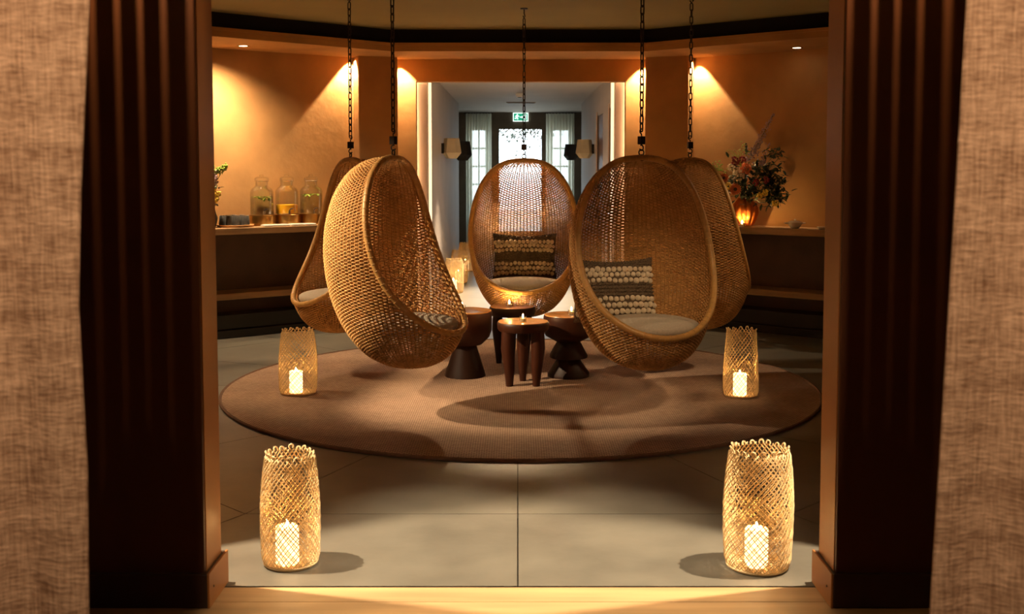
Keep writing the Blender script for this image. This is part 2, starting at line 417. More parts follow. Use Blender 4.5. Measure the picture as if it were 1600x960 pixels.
# right wall with two recessed doors
doors = ((11.10, 11.90), (12.85, 13.75))
ys = [11.30, 11.90, 12.85, 13.75, CE]
for i, (a, b) in enumerate(((11.92, 12.85), (13.75, CE))):
    struct(MB().box((CR, a, 0), (CR+.16, b, CZ+.05)).build('wall_corridor_right' if i == 0 else 'wall_corridor_right_far', 'corridor_paint'))
for i, (a, b) in enumerate(((11.37, 11.92), (12.85, 13.75))):
    struct(MB().box((CR, a, 2.12), (CR+.16, b, CZ+.05)).build('wall_over_door', 'corridor_paint'))
    dd = struct(MB().bbox((CR+.012, a, 0), (CR+.06, b, 2.12), .004).build('door_%d' % (i+2), 'door_brown'))
    MB().tube([(CR+.012, a+.1, 1.02), (CR-.03, a+.1, 1.02), (CR-.03, a+.22, 1.02)], .008, 8).build('handle', 'steel', dd)
    struct(MB().box((CR-.012, b, 0), (CR+.01, b+.05, 2.17)).build('trim_%d' % (10+i), 'plaster_pale'))
# stepped portal jambs with hidden light strips
for nm, x, sg, cw in (('trim_12', BX0, 1, CL), ('trim_13', BX1, -1, CR)):
    a, b = sorted((x-sg*.16, cw)); struct(MB().box((a, 11.20, 0), (b, 11.36, CZ)).build(nm, 'plaster_pale'))
    a, b = sorted((x-sg*.035, x-sg*.02)); struct(MB().box((a, 11.165, .02), (b, 11.172, 2.44)).build('trim_16' if sg > 0 else 'trim_17', 'led'))
    a, b = sorted((cw, cw+sg*.014)); struct(MB().box((a, 11.38, .02), (b, 11.60, 2.44)).build('trim_18' if sg > 0 else 'trim_19', 'led_profile'))
struct(MB().box((BX0, 11.165, LINT+.05), (BX1, 11.175, LINT+.06)).build('trim_20', 'led'))
struct(MB().box((-2.5, 11.16, CZ), (2.5, 20.3, CZ+.1)).build('ceiling_corridor', 'corridor_paint'))
# vestibule
struct(MB().box((-2.5, CE, 0), (-2.36, 20.2, CZ)).build('wall_vestibule_left', 'door_wood'))
struct(MB().box((2.36, CE, 0), (2.5, 20.2, CZ)).build('wall_vestibule_right', 'door_wood'))
struct(MB().box((-2.5, CE-.1, 0), (CL-.14, CE, CZ)).build('wall_vestibule_near_left', 'corridor_paint'))
struct(MB().box((CR+.16, CE-.1, 0), (2.5, CE, CZ)).build('wall_vestibule_near_right', 'corridor_paint'))
EY = 19.95
dl, dr = aty(768, 300, EY).x, aty(854, 300, EY).x
gt = aty(800, 202, EY).z
wl0, wl1, wr0, wr1 = -.86, dl-.06, dr+.06, .95
mb = MB()
for a, b, z0, z1 in ((-2.5, wl0, 0, CZ), (wl1, dl, 0, CZ), (dr, wr0, 0, CZ), (wr1, 2.5, 0, CZ), (wl0, wl1, 2.2, CZ), (dl, dr, gt+.14, CZ), (wr0, wr1, 2.2, CZ), (wl0, wl1, 0, .5), (wr0, wr1, 0, .5)):
    mb.box((a, EY, z0), (b, EY+.15, z1))
struct(mb.build('wall_end', 'door_wood'))
d1 = struct(MB().box((dl, EY+.02, 0), (dr, EY+.09, .10)).build('door_1', 'door_wood'))
gl, gr = aty(780, 300, EY).x, aty(846, 300, EY).x
MB().box((dl, EY+.02, .1), (gl, EY+.09, gt+.14)).build('stile', 'door_wood', d1)
MB().box((gr, EY+.02, .1), (dr, EY+.09, gt+.14)).build('stile', 'door_wood', d1)
MB().box((gl, EY+.02, gt), (gr, EY+.09, gt+.14)).build('rail', 'door_wood', d1)
MB().box((gl, EY+.02, .1), (gr, EY+.09, .35)).build('rail', 'door_wood', d1)
MB().box((gl, EY+.05, .35), (gr, EY+.056, gt)).build('pane', 'pane_glass', d1)
MB().tube([(dl+.06, EY+.02, 1.05), (dl+.06, EY-.04, 1.05), (dl+.17, EY-.04, 1.05)], .009, 8).build('handle', 'steel', d1)
for i, (a, b) in enumerate(((wl0, wl1), (wr0, wr1))):
    mb = MB(); 
    for x0, x1, z0, z1 in ((a, a+.05, .5, 2.2), (b-.05, b, .5, 2.2), (a, b, .5, .55), (a, b, 2.15, 2.2)): mb.box((x0, EY+.04, z0), (x1, EY+.1, z1))
    wn = struct(mb.build('window_%d' % (i+1), 'porcelain'))
    for k in range(1, 5): MB().box((a+.05, EY+.055, .55+k*.32-.015), (b-.05, EY+.085, .55+k*.32+.015)).build('glazing_bar', 'porcelain', wn)
    MB().box(((a+b)/2-.012, EY+.056, .55), ((a+b)/2+.012, EY+.084, 2.15)).build('glazing_bar', 'porcelain', wn)
    for k in range(5): MB().box((a+.05, EY+.068, .55+k*.32), (b-.05, EY+.072, .55+(k+1)*.32)).build('pane', 'pane_glass', wn)
# exit sign
c = aty(813.5, 183, EY-.06); sw, sh = .135, .076
sg_ = thing('exit_sign', 'small green emergency exit sign with white running figure above glazed door', 'sign', (c.x, EY, c.z-sh))
MB().bbox((-sw, -.05, 0), (sw, 0, 2*sh), .004).build('housing', 'sign_white', sg_)
fc = MB().box((-sw+.012, -.053, .012), (sw-.012, -.049, 2*sh-.012)).build('face', 'sign_green', sg_)
mb = MB(); yy = -.056
def st(*p, r=.007): mb.tube([(x, yy, z+sh) for x, z in p], r, 6)
mb.ball((-.058, yy, sh+.042), .011, 8, 6, (1, .3, 1))
st((-.062, .028), (-.07, -.005), r=.011); st((-.07, -.005), (-.05, -.02), (-.055, -.045)); st((-.07, -.005), (-.085, -.025), (-.105, -.03)); st((-.062, .026), (-.04, .012), (-.03, .02)); st((-.064, .026), (-.085, .018), (-.09, .002))
mb.box((.06, yy-.001, sh-.048), (.10, yy+.002, sh+.048))
st((-.015, 0), (.045, 0), r=.006); st((.025, .018), (.045, 0), (.025, -.018), r=.006)
mb.build('pictogram', 'sign_white', sg_)
# gauze curtains at the end
def sheer(name, x0, x1, yv, z0, z1, label, m='gauze', folds=9, amp=.03, n=90, seed=0, sweep=0):
    rnd = random.Random(seed); ph = rnd.random()*6; vs = []; fs = []; rows = 14
    for j in range(rows+1):
        v = j/rows; z = z1+(z0-z1)*v
        for i in range(n+1):
            u = i/n
            xx = x0+(x1-x0)*u + sweep*(1-u)*v*v*0
            vs.append((xx, yv+amp*math.sin(u*folds*2*PI+ph+.5*math.sin(v*2))+amp*.4*math.sin(u*folds*4.3*PI+v), z))
    for j in range(rows):
        for i in range(n):
            a = j*(n+1)+i; fs.append((a, a+n+1, a+n+2, a+1))
    t = thing(name, label, 'curtain')
    MB().add(vs, fs).build('fabric', m, t, smooth=True)
    MB().tube([(x0-.03, yv, z1+.005), (x1+.03, yv, z1+.005)], .012, 8).build('rail', 'iron', t)
    return t
xa, xb = aty(728, 300, 19.7).x, aty(768, 300, 19.7).x
sheer('sheer_curtain', xa, xb, 19.72, .02, CZ-.03, 'pale gauze curtain hanging before the window, beside the exit door handle', seed=1)
xa, xb = aty(853, 300, 19.7).x, aty(897, 300, 19.7).x
sheer('sheer_curtain', xa, xb, 19.72, .02, CZ-.03, 'pale gauze curtain hanging before the window, beside the exit door hinges', seed=2)
# outdoor foliage seen through the door
def leaf_quad(mb, p, d, L, W, up=Vector((0, 0, 1))):
    d = d.normalized(); s_ = d.cross(up); 
    if s_.length < .01: s_ = Vector((1, 0, 0))
    s_.normalize(); u_ = s_.cross(d)
    vs = [p, p+d*L*.35+s_*W*.5+u_*W*.12, p+d*L*.7+s_*W*.42+u_*W*.05, p+d*L-u_*W*.2, p+d*L*.7-s_*W*.42+u_*W*.05, p+d*L*.35-s_*W*.5+u_*W*.12, p+d*L*.5-u_*W*.05]
    mb.add(vs, [(0, 1, 6), (1, 2, 6), (2, 3, 6), (3, 4, 6), (4, 5, 6), (5, 0, 6)])
rnd = random.Random(3)
tr = thing('garden_tree', 'leafy overhanging branches outside, seen through the glazed exit door', 'tree', (1.6, 23.2, 0))
trunk = MB().tube([(0, 0, -.2), (.05, 0, 1.2), (-.05, 0, 2.2), (-.5, 0, 2.75)], .09, 10, rad=[.11, .09, .08, .05]).build('trunk', 'door_wood', tr, True)
mb = MB(); mb2 = MB()
for k in range(9):
    p = Vector((-.4, 0, 2.7)); q = Vector((-1.0-rnd.random()*1.3, rnd.uniform(-.5, .5), 1.95+rnd.random()*.4))
    mb2.tube([p, (p+q)/2+Vector((0, 0, .15)), q], .02, 6, rad=[.03, .02, .008])
    for j in range(42):
        f = rnd.random(); c0 = p.lerp(q, .3+.75*f)+Vector((rnd.gauss(0, .13), rnd.gauss(0, .13), rnd.gauss(-.05, .12)))
        leaf_quad(mb, c0, Vector((rnd.uniform(-1, 1), rnd.uniform(-1, 1), rnd.uniform(-1, .2))), .09, .05)
mb2.build('branch', 'door_wood', tr); stuff(mb.build('leaves', 'leaf_outdoor', tr))
struct(MB().box((-12, 20.3, -.2), (12, 40, -.05)).build('ground_outside', 'stone_plate'))
# sconces: tapered six-sided shades on the corridor walls
def sconce(x, yv, z, sg, m, label, sc=1.0):
    t = thing('wall_sconce', label, 'wall lamp', (x, yv, z), 0, 'shaded lamps on the corridor walls')
    h = .24*sc; prof = [(.035, -h*.5), (.105, -h*.28), (.085, h*.5)]
    mb = MB()
    for (r0, z0), (r1, z1) in zip(prof[:-1], prof[1:]):
        pass
    mb.lathe([(.06*sc, -h*.5), (.115*sc, -h*.22), (.09*sc, h*.5)], 6, Matrix.Translation((sg*.12*sc, 0, 0)))
    mb.build('lamp_shade', m, t)
    MB().box((min(0, sg*.03), -.05, -.06), (max(0, sg*.03), .05, .06)).build('wall_plate', 'iron', t)
    MB().tube([(sg*.02, 0, 0), (sg*.12*sc, 0, 0)], .01, 6).build('arm', 'iron', t)
    return t
def sc_at(px, py, wallx):
    r = _ray(px, py); t = wallx/r.x; return r.y*t, EYE+r.z*t
yy, zz = sc_at(690, 232, CL); sconce(CL, yy, zz, 1, 'sconce_cream', 'cream tapered wall lamp shade opposite the corridor doors')
yy, zz = sc_at(708, 236, CL); sconce(CL, yy, zz, 1, 'sconce_silhouette', 'silhouetted tapered wall lamp shade opposite the doors, next to the curtain', 1.12)
yy, zz = sc_at(928, 233, CR); sconce(CR, yy, zz, -1, 'sconce_cream', 'cream tapered wall lamp shade beyond the two corridor doors')
yy, zz = sc_at(905, 238, CR); sconce(CR, yy, zz, -1, 'sconce_silhouette', 'silhouetted tapered wall lamp shade beyond the doors, next to the curtain', 1.05)
c = atz(812, 146, CZ)
sd = thing('smoke_detector', 'small white smoke detector on the corridor ceiling', 'detector', c)
MB().lathe([(.035, -.05), (.055, -.03), (.06, 0)], 20).build('body', 'white_plastic', sd, True)
MB().lathe([(.02, -.058), (.03, -.05)], 16).build('sensor', 'iron', sd)
c = atz(814, 160, CZ)
gv = thing('ceiling_vent', 'long dark slot vent in the corridor ceiling', 'vent', c)
MB().box((-.22, -.05, -.012), (.22, .05, 0)).build('frame', 'grille', gv)
for k in range(3): MB().box((-.2, -.035+k*.027, -.016), (.2, -.022+k*.027, -.012)).build('slat', 'iron', gv)
# grille over the portal
c = aty(815, 88, 11.03)
gv = thing('wall_vent', 'narrow slatted vent above the corridor opening', 'vent', (c.x, 11.03, c.z-.012))
MB().box((-.115, -.008, -.02), (.115, 0, .02)).build('frame', 'plaster_pale', gv)
for k in range(12): MB().box((-.105+k*.018, -.011, -.014), (-.097+k*.018, -.007, .014)).build('slat', 'iron', gv)
# soffit downlight fittings
def downlight(px, py, label, m='lamp_lens'):
    c = atz(px, py, SOF)
    t = thing('recessed_downlight', label, 'downlight', c)
    mb = MB(); mb.lathe([(.045, -.006), (.055, -.004), (.055, 0), (.035, 0), (.035, -.006)], 24, cap=False); mb.build('bezel', 'steel', t, True)
    MB().lathe([(.034, -.003), (.034, -.001)], 20).build('lens', m, t)
downlight(380, 71, 'lit recessed downlight in the soffit above the drinks counter')
downlight(1245, 74, 'recessed downlight in the soffit above the flower counter')

# ------------------------------------------------------------------ drapes in front
def drape(x_edge, sg, yv, label, seed, edge):
    vs = []; fs = []; n = 120; rows = 60; W = .85
    for j in range(rows+1):
        v = j/rows; z = 2.55*(1-v)+.015
        e = edge(z)
        for i in range(n+1):
            u = i/n; x = e+sg*u*W
            vs.append((x, yv+.035*math.sin(u*11+seed+.3*math.sin(v*4))*min(1, u*3+.15)+.012*math.sin(u*31+v*3+seed), z))
    for j in range(rows):
        for i in range(n):
            a = j*(n+1)+i; q = (a, a+n+1, a+n+2, a+1); fs.append(q if sg > 0 else q[::-1])
    t = thing('linen_drape', label, 'curtain')
    o = MB().add(vs, fs).build('fabric', 'linen', t, smooth=True)
    md = o.modifiers.new('thick', 'SOLIDIFY'); md.thickness = .006
    xe = x_edge
    MB().tube([(xe, yv, 2.58), (xe+sg*W, yv, 2.58)], .014, 10).build('rod', 'iron', t)
    for k in range(7):
        xx = xe+sg*(.05+k*.13); ring_ = [(xx, yv+.022*math.cos(a), 2.572+.022*math.sin(a)) for a in np.linspace(0, 2*PI, 13)[:-1]]
        MB().tube(ring_, .003, 6, True).build('ring', 'iron', t)
    return t
YD = 2.0
def eL(z): return float(np.interp(z, [0, .70, .95, 1.25, 1.45, 1.8, 2.6], [aty(140, 960, YD).x, aty(138, 960, YD).x, aty(136, 800, YD).x, aty(119, 480, YD).x, aty(122, 330, YD).x, aty(134, 0, YD).x, aty(136, 0, YD).x]))
def eR(z): return float(np.interp(z, [0, .70, 1.25, 1.8, 2.6], [aty(1445, 960, YD).x, aty(1452, 960, YD).x, aty(1481, 480, YD).x, aty(1511, 0, YD).x, aty(1525, 0, YD).x]))
drape(-.78, -1, YD, 'coarse linen drape whose free edge faces the dark red doorway pillar', 1.0, eL)
drape(.80, 1, YD, 'coarse linen drape whose free edge slants towards the amber-lit doorway pillar', 2.2, eR)

# unseen slatted tubes, added to throw light streaks on the doorway pillars
def gobo(x, label, watts):
    t = thing('streak_gobo', label, 'light helper', (x, 3.42, 2.62))
    for k in range(26):
        a = 2*PI*k/26+.2; M = Matrix.Rotation(a, 4, 'Z')
        MB().box((.048, -.0043, -.40), (.050, .0043, -.01), M).build('slat', 'dark_wood', t)
    MB().lathe([(.053, -.41), (.053, -.40)], 24).build('bottom_cap', 'dark_wood', t)
    MB().lathe([(.055, -.012), (.055, 0)], 24).build('ceiling_cap', 'dark_wood', t)
    MB().ball((0, 0, -.035), .012, 10, 8).build('bulb', 'porcelain', t, True)
    l = point('gobo_light', (x, 3.42, 2.545), watts, WARM, .0015)
gobo(-1.26, 'added, unseen slatted tube pendant over the dark red doorway pillar', 34)
gobo(1.24, 'added, unseen slatted tube pendant over the amber-lit doorway pillar', 26)
# ------------------------------------------------------------------ rug
rg = thing('round_rug', 'large round woven rug beneath the hanging chairs', 'rug', (CX, CY-.01, 0))
MB().lathe([(1.99, .001), (1.995, .012)], 128).build('pile', 'rug', rg)
MB().tube([(1.995*math.cos(a), 1.995*math.sin(a), .008) for a in np.linspace(0, 2*PI, 129)[:-1]], .011, 6, True).build('binding', 'rug_binding', rg, True)

# ------------------------------------------------------------------ hanging egg chairs
HT, W0, B0 = 1.235, .43, .425
def prof(t): s_ = 2*math.sqrt(max(0, t*(1-t))); return W0*s_**.78, B0*s_**.75, .11*t**2.2
def Fr(t): return .2877*t*t+.4744*t**4
def Sx(t, ph):
    w_, b_, c_ = prof(t); return Vector((w_*math.sin(ph), c_-b_*math.cos(ph), -HT*t))
def phmax(t):
    w_, b_, c_ = prof(t)
    if b_ < 1e-6: return PI/2
    q = (c_-Fr(t))/b_
    return PI if q <= -1 else math.acos(min(1, q))
def nrm(t, ph):
    e = 1e-3; t0 = max(.0005, t-e); t1 = min(.9995, t+e)
    a = Sx(t1, ph)-Sx(t0, ph); b = Sx(t, ph+e)-Sx(t, ph-e); n = b.cross(a)
    if n.length < 1e-12: return Vector((0, 0, 1 if t < .5 else -1))
    n.normalize()
    o = Sx(t, ph)-Vector((0, .03, -HT*.5))
    return n if n.dot(o) > 0 else -n
lo, hi = .6, .95
for _ in range(50):
    md = (lo+hi)/2
    if phmax(md) >= PI: hi = md
    else: lo = md
TRB = lo
# rim curve
half = []
for k in range(401):
    t = TRB*(1-(1-k/400)**2); half.append(Sx(max(t, 1e-5), phmax(t) if k < 400 else PI))
loop = [Vector((-p.x, p.y, p.z)) for p in half[::-1]]+half[1:]
def resample(pts, n, closed=False):
    L = [0]
    for a, b in zip(pts[:-1], pts[1:]): L.append(L[-1]+(b-a).length)
    out = []
    xs = np.linspace(0, L[-1], n)
    arr = np.array([list(p) for p in pts])
    for d_ in range(3): out.append(np.interp(xs, L, arr[:, d_]))
    return [Vector(p) for p in zip(*out)]
rimc = resample(loop, 161)[:-1]
for _ in range(6): rimc = [(rimc[i-1]+rimc[i]*2+rimc[(i+1) % 160])/4 for i in range(160)]
# rows by arc length down the back
ts = np.linspace(.0005, .9995, 2000); back = [Sx(t, 0) for t in ts]
L = np.concatenate([[0], np.cumsum([(b-a).length for a, b in zip(back[:-1], back[1:])])])
NR = 166; NS = 96
rowt = np.interp(np.linspace(.02, L[-1]-.03, NR), L, ts)
wv = MB()
for r, t in enumerate(rowt):
    t = float(t); pm = min(phmax(t), PI); closed = pm >= PI-1e-6
    w_, b_, c_ = prof(t)
    rr = max(w_, b_)
    ns = NS if rr > .22 else (NS//2 if rr > .10 else NS//4)
    per = 6 if rr > .1 else 8
    step = 2*PI/(ns/2)/per
    cnt = max(8, int(2*pm/step))
    phs = [-pm+2*pm*k/cnt for k in range(cnt+(0 if closed else 1))]
    m = len(phs); vs = []; fs = []
    hN, hT = .0030, .0042
    for ph in phs:
        n_ = nrm(t, ph); p = Sx(t, ph)
        tang = Vector((w_*math.cos(ph), b_*math.sin(ph), 0)).normalized(); dn = tang.cross(n_)
        off = .0058*math.cos(ns/2*ph+PI*(r % 2))
        p = p+n_*off
        vs += [p+n_*hN, p+dn*hT, p-n_*hN, p-dn*hT]
    for i in range(m if closed else m-1):
        j = (i+1) % m
        for k in range(4): fs.append((i*4+k, i*4+(k+1) % 4, j*4+(k+1) % 4, j*4+k))
    wv.add(vs, fs)
ME_weave = wv.mesh('weave', 'rattan', True)
stk = MB()
for k in range(NS):
    ph = -PI+2*PI*(k+.5)/NS
    lim0 = .012 if k % 4 == 0 else (.03 if k % 2 == 0 else .075)
    lim1 = .985 if k % 4 == 0 else (.965 if k % 2 == 0 else .92)
    tt = [t for t in np.interp(np.linspace(.0, L[-1], 60), L, ts) if lim0 < t < lim1 and abs(ph) < phmax(float(t))-.0]
    if len(tt) < 2: continue
    stk.tube([Sx(float(t), ph) for t in tt], .0046, 5)
ME_stake = stk.mesh('stakes', 'rattan_stake', True)
rm = MB().tube(rimc, .019, 12, True); ME_rim = rm.mesh('rim', 'rim', True)
# thin inner piping that binds the weave to the rim
pin = [p+Vector((0, -.022, 0)) for p in rimc]; pin = [Vector((p.x*.985, p.y, p.z-.0)) for p in pin]
ME_bind = MB().tube(pin, .009, 6, True).mesh('binding', 'rattan_stake', True)
# wrapped cane rings on the rim where the weave is lashed
wr = MB()
for i in range(0, 160, 2):
    p = rimc[i]; tg = (rimc[(i+1) % 160]-rimc[i-1]).normalized(); a = Vector((0, 1, 0)); a = (a-tg*a.dot(tg)).normalized(); b = tg.cross(a)
    wr.tube([p+a*.0192*math.cos(x)+b*.0192*math.sin(x) for x in np.linspace(0, 2*PI, 9)[:-1]], .0022, 4, True)
ME_wrap = wr.mesh('lashing', 'rattan', True)
# pad
bm = bmesh.new(); bmesh.ops.create_uvsphere(bm, u_segments=40, v_segments=20, radius=1)
for v in bm.verts:
    x, y_, z = v.co; r = math.hypot(x, y_); q = .38
    zz = math.copysign(abs(z)**.6, z)*.052
    v.co = (x*.315*(1 if r < .01 else 1), y_*.30, zz+.01*math.cos(r*1.5))
me = bpy.data.meshes.new('seat_pad'); bm.to_mesh(me); bm.free(); me.materials.append(MATS['pad']); me.polygons.foreach_set('use_smooth', [True]*len(me.polygons)); ME_pad = me
# chain link
lk_ = MB(); hw, hl = .0105, .0165; pts = []
for k in range(20):
    a = 2*PI*k/20; pts.append((hw*math.cos(a), 0, hw*math.sin(a)+(hl if math.sin(a) > 0 else -hl)))
ME_link = lk_.tube(pts, .0042, 6, True).mesh('link', 'iron', True)
LP = 2*(hw+hl)-.0085
chairs = (
    # x, y, facing (degrees right of straight at the camera), label, pillow
    (.05, 8.92, -2, 'wicker egg chair holding a pillow, facing the doorway behind the stools', True),
    (-.735, 6.62, 69, 'wicker egg chair turned sideways over the hourglass stool, grey pad, no pillow', False),
    (.73, 6.62, 18, 'wicker egg chair with bobbled pillow on a pale grey pad, over the tiered stool', True),
    (-1.20, 8.05, -56, 'wicker egg chair opening towards the drinks counter, half hidden by another chair', False),
    (1.245, 8.10, 124, 'wicker egg chair with its woven back to the room, facing the flower counter', False))
ztop = 1.555
for i, (x, y_, th, lab, pil) in enumerate(chairs):
    t = thing('hanging_egg_chair', lab, 'chair', (x, y_, ztop-HT), PI+math.radians(th), 'hanging wicker egg chairs')
    for nm, me in (('woven_shell', ME_weave), ('stakes', ME_stake), ('rim', ME_rim), ('binding', ME_bind), ('lashing', ME_wrap)):
        o = obj(nm, me, t, (0, 0, HT))
        if nm in ('lashing', 'woven_shell', 'stakes'): stuff(o)
    o = obj('seat_pad', ME_pad, t, (0, .085, HT*(1-.815)+.015)); o['label'] = 'round grey seat pad'
    eye = [(0, .0+.0, HT+.019), ]
    MB().tube([(.016*math.cos(a), 0, HT+.03+.016*math.sin(a)) for a in np.linspace(0, 2*PI, 17)[:-1]], .0045, 6, True).build('hanging_eye', 'iron', t, True)
    MB().lathe([(.013, HT-.02), (.013, HT+.017), (.006, HT+.02)], 12).build('bolt', 'iron', t)
    # chain
    nm_l = ('chain above the chair with a pillow that faces the doorway', 'chain above the chair turned sideways over the hourglass stool', 'chain above the chair with bobbled pillow and pale grey pad', 'chain above the half hidden chair facing the drinks counter', 'chain above the chair that shows its woven back')[i]
    ch = thing('hanging_chain', 'dark iron link '+nm_l, 'chain', (x, y_, ztop), random.uniform(0, 3), 'iron chains of the egg chairs')
    z = .042
    # spring hook: S-hook with square block
    mb = MB(); pts = [(.016*math.sin(a), 0, z+.016-.016*math.cos(a)) for a in np.linspace(-1.2, 3.6, 14)]; mb.tube(pts, .0042, 6)
    mb.tube([(0, 0, z+.03), (0, 0, z+.10)], .004, 6)
    pts = [(-.014*math.sin(a), 0, z+.113-.014*math.cos(a)) for a in np.linspace(0, 4.2, 12)]; mb.tube(pts, .0042, 6)
    mb.build('hook', 'iron', ch, True)
    MB().bbox((-.019, -.015, z+.036), (.019, .015, z+.084), .003).build('swivel_block', 'iron', ch)
    z = z+.128+hl*.55
    k = 0
    while ztop+z+hl+hw < RC-.06:
        obj('link', ME_link, ch, (0, 0, z), (0, 0, PI/2*(k % 2)+random.uniform(-.25, .25))); z += LP; k += 1
    zt = RC-ztop
    MB().tube([(.0, 0, zt), (0, 0, z+.02), (.014, 0, z-.002), (0, 0, z-.016), (-.014, 0, z)], .005, 6).build('ceiling_hook', 'iron', ch, True)
    MB().lathe([(.03, zt-.008), (.03, zt)], 16).build('ceiling_plate', 'iron', ch)
    if pil: chairs_p = None
# pillows
def pillow_mesh():
    n = 26; PW, PH, PT = .265, .20, .075; vs = []; fs = []
    for side in (1, -1):
        o = len(vs)
        for j in range(n+1):
            for i in range(n+1):
                u, v = 2*i/n-1, 2*j/n-1
                pin_ = 1-.07*(1-v*v)*abs(u)**3; pin2 = 1-(.19 if v > 0 else .05)*(1-u*u)*abs(v)**3
                th = PT*((1-u**4)*(1-v**4))**.5
                vs.append((u*PW*pin_, -side*th, v*PH*pin2+PH+.012*math.sin(u*5)*(v > .6)*0))
        for j in range(n):
            for i in range(n):
                a = o+j*(n+1)+i; q = (a, a+1, a+n+2, a+n+1); fs.append(q if side > 0 else q[::-1])
    def surf(u, v): 
        th = PT*((1-u**4)*(1-v**4))**.5
        return Vector((u*PW*(1-.07*(1-v*v)*abs(u)**3), -th, v*PH*(1-(.19 if v > 0 else .05)*(1-u*u)*abs(v)**3)+PH))
    bm = bmesh.new(); me = bpy.data.meshes.new('cover'); me.from_pydata(vs, [], fs); bm.from_mesh(me); bmesh.ops.remove_doubles(bm, verts=bm.verts, dist=1e-4); bm.to_mesh(me); bm.free()
    me.materials.append(MATS['pillow_knit']); me.polygons.foreach_set('use_smooth', [True]*len(me.polygons))
    bb = MB(); rnd = random.Random(5)
    for rows in ((.56, .38, .20), (-.36, -.56, -.76)):
        for ri, v in enumerate(rows):
            for k in range(15):
                u = -.93+1.86*(k+.5*(ri % 2))/14.5
                if abs(u) > .96: continue
                p = surf(u, v+rnd.gauss(0, .012)); bb.ball(p+Vector((0, -.004, 0)), .0160*rnd.uniform(.85, 1.15), 7, 5, (1.05, .8, 1.1))
    kn = MB()          # raised knit cords in the plain bands
    for v in (.95, .85, .74, .08, -.03, -.14, -.25, -.9):
        kn.tube([surf(u, v)+Vector((0, -.003+.003*math.sin(u*90), .003*math.cos(u*90))) for u in np.linspace(-.97, .97, 100)], .0052, 5)
    return me, bb.mesh('bobbles', 'bobble_wool', True), kn.mesh('knit_cords', 'pillow_knit', True)
ME_pc, ME_pb, ME_pk = pillow_mesh()
def pillow(ci, lx, ly, lz, rx, ry, rz, label):
    x, y_, th, _, _ = chairs[ci]; R = Matrix.Rotation(PI+math.radians(th), 4, 'Z')
    p = Vector((x, y_, ztop-HT))+R @ Vector((lx, ly, lz))
    t = thing('pillow', label, 'pillow', p, 0, 'knitted pillows in the egg chairs')
    t.rotation_euler = (Matrix.Rotation(math.radians(th)+rz, 4, 'Z') @ Matrix.Rotation(ry, 4, 'Y') @ Matrix.Rotation(rx, 4, 'X')).to_euler()
    obj('cover', ME_pc, t); stuff(obj('bobbles', ME_pb, t)); stuff(obj('knit_cords', ME_pk, t))
pillow(0, 0, -.15, .255, -.30, .0, .02, 'knitted bobble pillow in the chair that faces the doorway')
pillow(2, .10, -.13, .245, -.32, .0, -.12, 'knitted bobble pillow on the pale pad in the chair over the tiered stool')

# ------------------------------------------------------------------ stools with tealights
def tealight(p, label, h=.035):
    t = thing('tealight', label, 'candle', p, 0, 'tealights on the stools')
    mb = MB(); mb.lathe([(.021, 0), (.024, .002), (.024, h), (.0215, h), (.0205, .004)], 20, cap=False); mb.build('glass_cup', 'cup_glass', t, True)
    MB().lathe([(.0195, .001), (.0195, h*.62)], 18).build('wax', 'candle_wax', t)
    MB().lathe([(.0008, h*.6), (.0035, h*.68), (.0050, h*.85), (.0034, h*1.15), (.0008, h*1.5)], 12).build('flame', 'flame', t, True)
def stool(name, label, x, y_):
    return thing(name, label, 'stool', (x, y_, .012), 0, 'carved wooden stools on the rug')
def wobble(a, z): return 1+.012*math.sin(3*a+z*5)+.008*math.sin(7*a)
# hourglass
p = atz(727, 590); s1 = stool('hourglass_stool', 'dark carved hourglass stool with bowl-shaped top', p.x, p.y)
MB().lathe([(.19, .46), (.188, .33), (.17, .28), (.12, .23)][::-1], 40, fn=wobble).build('seat', 'stool_wood', s1, True)
MB().lathe([(.175, .458), (.187, .464), (.185, .472), (.165, .470), (.05, .466)], 40, fn=wobble).build('top', 'stool_top_glow', s1, True)
MB().lathe([(.145, 0), (.135, .04), (.085, .20), (.08, .235), (.12, .27)], 36, fn=wobble).build('base', 'dark_wood', s1, True)
tealight((p.x-.02, p.y-.0, .012+.472), 'tealight burning on the hourglass stool')
# front three-legged stool
def legged(p, R, h, th, label, legs, m1='stool_wood', nm='three_legged_stool'):
    s_ = stool(nm, label, p.x, p.y)
    MB().lathe([(R*.94, h-th), (R*.99, h-th+.012), (R, h-.01), (R*.97, h)], 40, fn=wobble).build('seat', m1, s_, True)
    MB().lathe([(R*.955, h-.001), (R*.95, h+.004), (.03, h+.001)], 40, fn=wobble).build('top', 'stool_top_glow', s_, True)
    for a, rr in legs:
        x0, y0 = R*.72*math.cos(a), R*.72*math.sin(a); x1, y1 = R*.66*math.cos(a), R*.66*math.sin(a)
        MB().tube([(x0, y0, h-th+.01), (x0*1.03, y0*1.03, h*.6), (x1*1.02, y1*1.02, h*.25), (x1, y1, 0)], .04, 14, rad=[rr*1.05, rr*1.08, rr*.82, rr*.55]).build('leg', m1, s_, True)
    return s_
p = atz(817, 603); legged(p, .178, .432, .06, 'low three-legged wooden stool with thick round top', [(-PI*.78, .044), (-PI*.22, .044), (PI*.5, .04)])
tealight((p.x+.0, p.y-.01, .012+.434), 'tealight burning on the low three-legged stool')
p = atz(800, 568); legged(p, .175, .425, .065, 'dark three-legged stool behind the low three-legged stool', [(-PI*.83, .036), (-PI*.15, .036), (PI*.5, .034)], 'dark_wood', 'dark_stool')
tealight((p.x-.02, p.y-.04, .012+.427), 'tealight burning on the dark stool behind the low stool')
